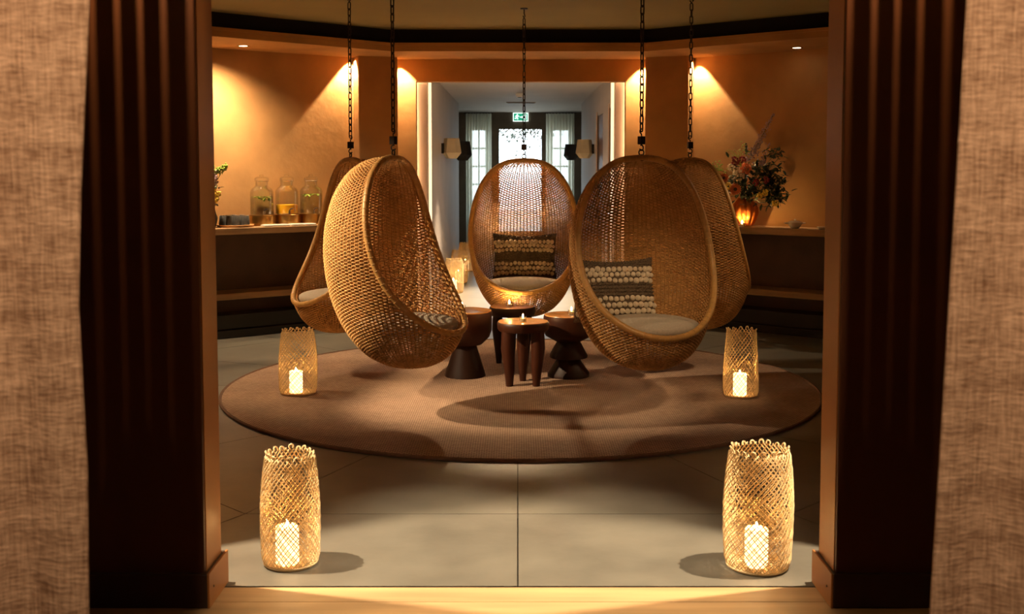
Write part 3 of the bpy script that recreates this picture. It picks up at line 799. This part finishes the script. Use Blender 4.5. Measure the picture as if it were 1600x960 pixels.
# tiered stool
p = atz(888, 590); s4 = stool('tiered_stool', 'carved stool with two conical tiers under a bowl top', p.x, p.y)
MB().lathe([(.10, .255), (.165, .29), (.178, .32), (.18, .42), (.176, .438)], 40, fn=wobble).build('seat', 'stool_wood', s4, True)
MB().lathe([(.174, .436), (.172, .442), (.04, .44)], 40, fn=wobble).build('top', 'stool_top_glow', s4, True)
MB().lathe([(.15, 0), (.15, .02), (.075, .13)], 36, fn=wobble).build('base_tier', 'dark_wood', s4, True)
MB().lathe([(.075, .128), (.135, .135), (.135, .15), (.075, .262)], 36, fn=wobble).build('upper_tier', 'dark_wood', s4, True)
tealight((p.x+.02, p.y-.02, .012+.443), 'tealight burning on the tiered stool')

# ------------------------------------------------------------------ woven lanterns
def lantern_meshes(h, r, seed, n=44, shape='round'):
    rnd = random.Random(seed); ph = [rnd.uniform(0, 6) for _ in range(4)]
    def rad(z, a):
        u = z/h
        base = (np.interp(u, [0, .02, .08, .3, .55, .8, .97, 1], [.80, .90, .97, 1.0, 1.0, .94, .86, .80]) if shape == 'round' else np.interp(u, [0, .02, .08, .25, .6, .95, 1], [.86, .93, .99, 1.0, .93, .84, .83]))
        return r*base*(1+.02*math.sin(2*a+ph[0]+u*2)+.012*math.sin(3*a+ph[1]-u*3))
    lat = MB(); segs = 26
    def strand(a0, tw, z0, z1, rr, off, sides=4):
        pts = []
        for k in range(segs+1):
            z = z0+(z1-z0)*k/segs; a = a0+tw*(z/h)+.02*math.sin(z*40+a0*5)
            R = rad(z, a)+off*math.cos(k*2.3)+off; pts.append((R*math.cos(a), R*math.sin(a), z))
        lat.tube(pts, rr, sides)
    tw = 3.2
    for k in range(n):
        a = 2*PI*k/n+rnd.gauss(0, .012)
        strand(a, tw, .002, h*rnd.uniform(.985, 1.0), .0023, .0008); strand(a+.04, -tw, .002, h*rnd.uniform(.985, 1.0), .0023, -.0012)
    for k in range(n):      # denser double weave in the lower part
        a = 2*PI*(k+.5)/n+rnd.gauss(0, .012)
        if k % 2: continue
        strand(a, tw, .002, h*.5, .0015, .001, 3); strand(a+.05, -tw, .002, h*.5, .0015, -.0015, 3)
    lp = MB()               # knuckles where the strands turn over at the mouth
    for k in range(n//2):
        a = 2*PI*k/(n//2)+rnd.gauss(0, .03); R = rad(h, a); z = h-.004+rnd.uniform(-.003, .006)
        ca, sa = math.cos(a), math.sin(a); da = .008
        pts = [((R+.004*math.sin(x))*math.cos(a+da/R*math.cos(x)), (R+.004*math.sin(x))*math.sin(a+da/R*math.cos(x)), z+.009*math.sin(x)) for x in np.linspace(-.4, PI+.4, 9)]
        lp.tube(pts, .0034, 5)
    bt = MB()
    for zz in (.004, .010): bt.tube([(rad(zz, a)*math.cos(a), rad(zz, a)*math.sin(a), zz) for a in np.linspace(0, 2*PI, 41)[:-1]], .004, 5, True)
    for k in range(-5, 6):
        x = k*r*.16; l = math.sqrt(max(0, (r*.85)**2-x*x)); bt.tube([(x, -l, .004), (x, l, .004)], .003, 4); bt.tube([(-l, x, .006), (l, x, .006)], .003, 4)
    return lat.mesh('lattice', 'lantern_cane', True), lp.mesh('mouth_loops', 'lantern_cane', True), bt.mesh('base', 'lantern_cane', True)
cb = MB().lathe([(.040, 0), (.043, .003), (.043, .138), (.040, .142), (.034, .140), (.0, .132)], 28, cap=False); ME_cbody = cb.mesh('glowing_body', 'led_candle', True)
def lantern(p, h, r, seed, label, shape='round', n=44, cdx=-.01, cscale=1.0):
    lm, ll, lb = lantern_meshes(h, r, seed, n, shape)
    t = thing('woven_lantern', label, 'lantern', p, 0, 'woven cane lanterns on the floor')
    stuff(obj('lattice', lm, t)); stuff(obj('mouth_loops', ll, t)); stuff(obj('base', lb, t))
    cnd = thing('pillar_candle', 'glowing candle in the '+label.replace(' with open mouth', ''), 'candle', (p[0]+cdx, p[1]-.02, p[2]+.010), 0, 'glowing candles in the lanterns')
    o = obj('glowing_body', ME_cbody, cnd); o.scale = (cscale,)*3
    o = MB().tube([(0, 0, .13*cscale), (.001, 0, .15*cscale)], .0015, 5).build('wick', 'iron', cnd)
    MB().lathe([(.001, .140*cscale), (.0045, .146*cscale), (.005, .150*cscale), (.003, .158*cscale), (.001, .165*cscale)], 10).build('flame', 'added_flame', cnd, True)  # flame added on the glowing candle to keep up the lantern's light
def lp(px, py, r, z=0): q = atz(px, py, z); return (q.x, q.y+r*.9, z)
lantern(lp(447, 895, .105), .425, .108, 1, 'slim woven lantern on the tiles by the dark red pillar', n=36)
lantern(lp(1194, 902, .125), .45, .128, 2, 'broad woven lantern with open mouth on the tiles by the amber pillar', n=38)
lantern(lp(461, 620, .12, .013), .42, .122, 3, 'woven lantern on the rug edge near the drinks counter', n=28)
lantern(lp(1162, 624, .11, .013), .435, .112, 4, 'narrow-mouthed woven lantern on the rug edge near the flower counter', 'taper', n=27)
lantern(lp(709, 459, .11), .40, .115, 5, 'woven lantern on the corridor floor, first from the opening', n=36)
lantern((-.755, 14.4, 0), .42, .112, 6, 'woven lantern in the corridor between two other lanterns', n=34)
lantern(lp(728, 425, .11), .41, .11, 7, 'woven lantern in the corridor nearest the curtain', n=34)

# ------------------------------------------------------------------ consoles along the diagonal walls
def console(a, b, zt, depth, label, name, mtop):
    a, b = Vector(a), Vector(b); d = (b-a).normalized(); n = Vector((-d.y, d.x))
    if (a+n-Vector((CX, CY))).length > (a-Vector((CX, CY))).length: n = -n
    L_ = (b-a).length; ang = math.atan2(d.y, d.x)
    t = thing(name, label, 'counter', (a.x, a.y, 0), ang)
    s_ = 1 if Vector((-math.sin(ang), math.cos(ang))).dot(n) > 0 else -1
    def bx(nm, x0, x1, y0, y1, z0, z1, m, bev=.005):
        ya, yb = sorted((s_*y0, s_*y1)); return MB().bbox((x0, ya, z0), (x1, yb, z1), bev).build(nm, m, t)
    bx('worktop', .0, L_, .005, depth, zt-.06, zt, mtop, .006)
    bx('wall_shade_panel', .02, L_-.02, .005, .03, .06, zt-.061, 'console_dark')  # dark sheet painted as the wall's shade below the worktop
    bx('lower_shelf', .02, L_-.02, .03, depth-.03, .34, .395, mtop, .005)
    bx('end_panel', .02, .05, .03, depth-.05, .02, zt-.061, 'console_dark')
    bx('end_panel', L_-.05, L_-.02, .03, depth-.05, .02, zt-.061, 'console_dark')
    bx('plinth', .0, L_, .005, depth-.06, 0, .07, 'plinth_black', .004)
    bx('plinth_step', .0, L_, .005, depth-.10, .07, .20, 'plinth_black', .004)
    return t, d, n
def along(A, B, s0): return A+(B-A).normalized()*s0
cL = console(along(LWA, LWB, .22), along(LWA, LWB, 2.6), .97, .36, 'timber drinks counter with lower shelf along the bright plaster wall', 'wall_counter', 'counter_wood')
cR = console(along(RWA, RWB, .22), along(RWA, RWB, 2.6), .955, .36, 'timber counter with lower shelf carrying the flower vase', 'wall_counter', 'counter_wood')
ZL, ZR = .97, .955
def on_wall(px, base, off, left=True):    # point on the counter seen in column px, 'off' metres in front of the wall
    A, B = (LWA, LWB) if left else (RWA, RWB)
    d = (B-A).normalized(); n = Vector((-d.y, d.x))
    if (A+n-Vector((CX, CY))).length > (A-Vector((CX, CY))).length: n = -n
    A = A+n*off; r = _ray(px, 300); k = r.x/r.y       # x = k*y
    # A + s d : A.x + s d.x = k (A.y + s d.y)
    s_ = (k*A.y-A.x)/(d.x-k*d.y); q = A+d*s_
    return Vector((q.x, q.y, base))
# drink dispensers
def dispenser(px, level, fill, label, greens, cat_group='glass drink dispensers'):
    p = on_wall(px, ZL, .14)
    t = thing('drink_dispenser', label, 'dispenser', p, 0, cat_group)
    mb = MB(); mb.lathe([(.112, 0), (.115, .002), (.115, .095), (.112, .097), (.109, .095), (.109, .004)], 40, cap=False); mb.build('brass_stand', 'brass', t, True)
    z0 = .09; R = .106
    o_ = [(.02, z0), (R-.008, z0), (R, z0+.012), (R, z0+.215), (R-.012, z0+.24), (.066, z0+.262), (.058, z0+.275), (.058, z0+.315)]
    i_ = [(.053, z0+.315), (.053, z0+.275), (.062, z0+.258), (R-.017, z0+.236), (R-.006, z0+.213), (R-.006, z0+.016), (R-.012, z0+.008), (.02, z0+.008)]
    MB().lathe(o_+i_, 40, cap=False).build('jar', 'jar_glass', t, True)
    MB().lathe([(.06, z0+.316), (.064, z0+.322), (.064, z0+.338), (.045, z0+.35), (.02, z0+.352), (.018, z0+.36), (.02, z0+.368), (.008, z0+.372)], 32).build('lid', 'jar_glass', t, True)
    MB().tube([(.063*math.cos(a), .063*math.sin(a), z0+.312) for a in np.linspace(0, 2*PI, 33)[:-1]], .003, 6, True).build('clip_wire', 'steel', t, True)
    MB().lathe([(.02, z0+.009), (R-.0065, z0+.016), (R-.0065, z0+level)], 36).build('drink', fill, t, True)
    tp = MB().tube([(.045, -R+.015, z0+.035), (.05, -R-.03, z0+.035)], .010, 10).build('tap', 'steel', t, True)
    MB().tube([(.05, -R-.028, z0+.04), (.05, -R-.034, z0+.012)], .009, 10).build('spout', 'steel', tp, True)
    MB().tube([(.05, -R-.026, z0+.045), (.06, -R-.03, z0+.06), (.085, -R-.03, z0+.066)], .005, 8).build('lever', 'iron', tp, True)
    if greens:
        lm = MB(); rnd = random.Random(int(px))
        for k in range(16):
            a = rnd.uniform(0, 2*PI); rr = rnd.uniform(.01, .085)
            leaf_quad(lm, Vector((rr*math.cos(a), rr*math.sin(a), z0+level-rnd.uniform(-.004, .02))), Vector((rnd.uniform(-1, 1), rnd.uniform(-1, 1), rnd.uniform(-.5, .1))), .055, .024)
        stuff(lm.build('mint_leaves', 'leaf_lime', t))
    return t
dispenser(409, .175, 'water', 'glass dispenser of mint water next to the dark cups', True)
dispenser(448, .095, 'juice', 'glass dispenser part filled with orange juice', False)
dispenser(486, .190, 'water', 'glass dispenser of infused water next to the wicker chair', True)
p = on_wall(367, ZL, .195)
tr_ = thing('wooden_tray', 'round wooden tray under the dark cups', 'tray', p)
MB().lathe([(.145, 0), (.157, .004), (.162, .018), (.156, .018), (.149, .008), (.0, .007)], 48, cap=False).build('board', 'tray_wood', tr_, True)
MB().tube([(.159*math.cos(a), .159*math.sin(a), .018) for a in np.linspace(0, 2*PI, 49)[:-1]], .0035, 6, True).build('lip', 'tray_wood', tr_, True)
cupm = MB().lathe([(.030, 0), (.0325, .002), (.0315, .03), (.0265, .088), (.024, .092), (.0, .093)], 28, cap=False).mesh('body', 'ceramic_cup', True)
footm = MB().lathe([(.022, .091), (.024, .097), (.020, .097)], 24, cap=False).mesh('foot', 'stone_plate', True)
k = 0
for (dx, dy) in ((-.104, -.04), (-.035, -.065), (.035, -.065), (.104, -.04), (-.07, .025), (0, .01), (.07, .025), (-.038, .09), (.036, .09)):
    cu = thing('tumbler', 'dark glazed tumbler upside down on the round wooden tray', 'cup', (p.x+dx, p.y+dy, ZL+.0075), 0, 'dark tumblers on the tray')
    obj('body', cupm, cu); obj('foot', footm, cu); k += 1
for px, lab in ((430, 'pale stone plate in front of the mint water dispenser'), (471, 'pale stone plate in front of the orange juice dispenser')):
    q = on_wall(px, ZL, .306); 
    t = thing('stone_plate', lab, 'plate', q, math.radians(38), 'pale plates on the drinks counter')
    MB().bbox((-.125, -.046, 0), (.125, .046, .014), .005).build('slab', 'stone_plate', t)
    MB().bbox((-.115, -.038, .013), (.115, .038, .018), .003).build('linen_napkin', 'porcelain', t)

# flowers
def bloom_daisy(mb, mbc, c, n, R, rnd, petals=18):
    n = n.normalized(); a = n.orthogonal().normalized(); b = n.cross(a)
    for k in range(petals):
        an = 2*PI*k/petals; d = a*math.cos(an)+b*math.sin(an)
        leaf_quad(mb, c+d*R*.15, d+n*.15, R*.9, R*.34, n)
    mbc.ball(c+n*R*.06, R*.3, 8, 6)
def bloom_cluster(mb, c, R, rnd, k=26, r=.2):
    for _ in range(k):
        d = Vector((rnd.gauss(0, 1), rnd.gauss(0, 1), rnd.gauss(0, 1))).normalized(); mb.ball(c+d*R*rnd.uniform(.75, 1), R*r*rnd.uniform(.8, 1.2), 6, 4)
def spike(mb, p, q, r0, rnd, k=90):
    for i in range(k):
        f = rnd.random(); c = p.lerp(q, f)+Vector((rnd.gauss(0, 1), rnd.gauss(0, 1), rnd.gauss(0, 1)))*r0*(1-.75*f); mb.ball(c, .008*(1.15-.6*f), 5, 4)
# right bouquet with fluted amber vase
pv = on_wall(1163, ZR, .175, False)
va = thing('fluted_vase', 'fluted amber glass vase shaped like a pumpkin, holding the flowers', 'vase', pv)
def flute(a, z): return 1+.10*abs(math.cos(a*7))**.7
outer = [(.045, 0), (.075, .006), (.105, .06), (.122, .12), (.118, .17), (.095, .215), (.06, .245), (.05, .262)]
inner = [(r-.006, z) for r, z in outer[::-1][:-1]]+[(.06, .012), (.03, .010)]
MB().lathe(outer+inner, 84, fn=flute, cap=False).build('glass_body', 'amber_glass', va, True)
rnd = random.Random(11)
bq = thing('flower_bouquet', 'wild bouquet of orange, cream and mauve blooms in the amber vase', 'flowers', pv+Vector((0, 0, .25)))
def off(px, py, dy=0):                       # photo pixel to bouquet-local point near the vase, clear of the wall
    q = aty(px, py, pv.y+dy-.09-max(0, px-1160)*.0052); return q-(pv+Vector((0, 0, .25)))
stm = MB(); fol = MB(); lime = MB()
def stem_to(q): stm.tube([(rnd.uniform(-.02, .02), rnd.uniform(-.02, .02), -.12), Vector((q.x*.25, q.y*.25, q.z*.35)), q*.75+Vector((0, 0, .01)), q], .003, 5)
for px, py, dy, R in ((1149, 296, -.19, .055), (1131, 278, -.15, .044)):
    q = off(px, py, dy); pt_, cr_ = MB(), MB(); bloom_daisy(pt_, cr_, q, Vector((-.12, -1, .15)), R, rnd); stem_to(q)
    o = pt_.build('orange_gerbera', 'petal_orange', bq); cr_.build('flower_centre', 'flower_core', o, True)
for px, py, dy, R in ((1155, 272, -.16, .058), (1142, 262, -.1, .034)):
    q = off(px, py, dy); m_ = MB(); bloom_cluster(m_, q, R, rnd, 40); m_.build('cream_bloom', 'petal_cream', bq, True); stem_to(q)
for px, py, dy, R in ((1148, 252, -.1, .038), (1166, 264, -.15, .048), (1181, 285, -.16, .030), (1197, 281, -.14, .030), (1160, 250, -.06, .032)):
    q = off(px, py, dy); m_ = MB(); bloom_cluster(m_, q, R, rnd, 30, .28); m_.build('red_bloom', 'petal_red' if px != 1166 else 'petal_orange', bq, True); stem_to(q)
for px, py, dy, R in ((1187, 306, -.17, .026), (1196, 301, -.17, .028), (1211, 318, -.15, .028), (1138, 291, -.14, .032)):
    q = off(px, py, dy); m_ = MB(); bloom_cluster(m_, q, R, rnd, 20, .35); m_.build('yellow_bloom', 'petal_yellow', bq, True); stem_to(q)
q0, q1 = off(1171, 250, -.04), off(1209, 178, .0)
m_ = MB(); spike(m_, q0, q1, .026, rnd, 240); stuff(m_.build('mauve_spike', 'petal_mauve', bq, True)); stem_to(q0); stm.tube([q0, q1], .003, 5)
q0, q1 = off(1186, 262, .02), off(1203, 222, .03); m_ = MB(); spike(m_, q0, q1, .02, rnd, 60); stuff(m_.build('mauve_spike', 'petal_mauve', bq, True)); stem_to(q0)
q0, q1 = off(1166, 240, 0), off(1166, 222, 0); m_ = MB(); spike(m_, q0, q1, .008, rnd, 40); stuff(m_.build('dark_spike', 'leaf', bq, True)); stem_to(q0)
for px, py, sp, n_, L_ in ((1160, 285, 26, 110, .06), (1195, 270, 20, 90, .06), (1205, 300, 17, 80, .06), (1175, 300, 20, 80, .055), (1215, 312, 10, 30, .06), (1210, 240, 10, 26, .05), (1215, 283, 9, 26, .05), (1132, 300, 8, 25, .05)):
    for _ in range(int(n_*1.7)):
        q = off(px+rnd.gauss(0, sp*.6), py+rnd.gauss(0, sp*.5), rnd.uniform(-.10, .09))
        leaf_quad(fol, q, Vector((rnd.uniform(-1, 1), rnd.uniform(-1, .6), rnd.uniform(-.7, .6))), L_*rnd.uniform(.8, 1.4), L_*.5)
for px, py in ((1206, 232), (1218, 230), (1212, 262), (1221, 292), (1224, 308), (1216, 248)): stem_to(off(px, py, rnd.uniform(-.06, .05)))
for px, py, n_ in ((1120, 263, 40), (1128, 268, 20), (1165, 235, 14)):
    for _ in range(n_):
        q = off(px+rnd.gauss(0, 6), py+rnd.gauss(0, 5), -.05+rnd.uniform(-.03, .03)); lime.ball(q, .007, 5, 4)
for k in range(16):      # fine grasses arching to the upper left
    q = off(1136+rnd.uniform(0, 22), 236+rnd.uniform(-4, 10), rnd.uniform(-.05, .05)); b0 = off(1158, 262, 0)
    lime.tube([b0, (b0+q)/2+Vector((.0, 0, .05)), q, q+Vector((-.02, 0, -.02))], .0012, 4)
stuff(stm.build('stems', 'stem', bq, True)); stuff(fol.build('foliage', 'leaf', bq)); stuff(lime.build('lime_sprays', 'leaf_lime', bq, True))
p = on_wall(1160, ZR, .335, False)
tealight(p, 'tealight burning in front of the amber vase', .04)
p = on_wall(1243, ZR, .24, False)
bw = thing('lidded_bowl', 'small cream lidded bowl with two lug handles on a saucer', 'bowl', p)
MB().lathe([(.03, 0), (.035, .003), (.05, .02), (.064, .045), (.066, .05)], 32).build('body', 'porcelain', bw, True)
ld = MB().lathe([(.067, .05), (.067, .054), (.04, .066), (.008, .07)], 32).build('lid', 'porcelain', bw, True)
MB().lathe([(.006, .068), (.010, .078), (.004, .084)], 14).build('knob', 'porcelain', ld, True)
for sg in (-1, 1): MB().tube([(sg*.06, -.015, .044), (sg*.088, -.012, .048), (sg*.088, .012, .048), (sg*.06, .015, .044)], .006, 8).build('lug_handle', 'porcelain', bw, True)
p = on_wall(1287, ZR, .26, False)
ds = thing('small_dish', 'small pale dish at the end of the flower counter', 'dish', p)
MB().lathe([(.03, 0), (.04, .004), (.052, .022), (.048, .022), (.037, .008), (.0, .006)], 28, cap=False).build('body', 'porcelain', ds, True)
MB().tube([(.05*math.cos(a), .05*math.sin(a), .022) for a in np.linspace(0, 2*PI, 29)[:-1]], .003, 6, True).build('lip', 'porcelain', ds, True)
# left bouquet beside the pillar
pv2 = on_wall(322, ZL, .16)
va2 = thing('ceramic_vase', 'dark ceramic vase on the drinks counter behind the pillar', 'vase', pv2)
MB().lathe([(.05, 0), (.08, .01), (.095, .08), (.07, .17), (.05, .2), (.056, .215), (.05, .215), (.044, .2)], 36, cap=False).build('body', 'ceramic_cup', va2, True)
bq2 = thing('flower_spray', 'lime green and purple flower spray beside the pillar, over the drinks counter', 'flowers', pv2+Vector((0, 0, .2)))
def off2(px, py, dy=0): return aty(px, py, pv2.y+dy)-(pv2+Vector((0, 0, .2)))
stm = MB(); fol = MB(); m1, m2, m3 = MB(), MB(), MB()
for _ in range(110):
    f = rnd.random(); q = off2(334+f*21, 266-5*f*f+rnd.gauss(0, 2.5), -.04+rnd.uniform(-.03, .03)); m1.ball(q, .009*rnd.uniform(.7, 1.2), 6, 4)
for _ in range(60): q = off2(336+rnd.gauss(0, 2.5), 279+rnd.gauss(0, 6), -.04+rnd.uniform(-.03, .03)); m2.ball(q, .009, 6, 4)
for _ in range(50): q = off2(338+rnd.gauss(0, 3), 306+rnd.gauss(0, 5), -.05+rnd.uniform(-.03, .03)); m3.ball(q, .010, 6, 4)
for _ in range(60):
    q = off2(330+rnd.gauss(0, 5), 295+rnd.gauss(0, 14), rnd.uniform(-.06, .04)); leaf_quad(fol, q, Vector((rnd.uniform(-1, 1), rnd.uniform(-1, 1), rnd.uniform(-.5, .7))), .06, .026)
for px, py in ((334, 266), (350, 262), (336, 280), (338, 305), (325, 290)): stem_to(off2(px, py, -.03))
stuff(m1.build('lime_bells', 'leaf_lime', bq2, True)); stuff(m2.build('purple_florets', 'petal_mauve', bq2, True)); stuff(m3.build('yellow_florets', 'petal_yellow', bq2, True))
stuff(fol.build('foliage', 'leaf', bq2)); stuff(stm.build('stems', 'stem', bq2, True))
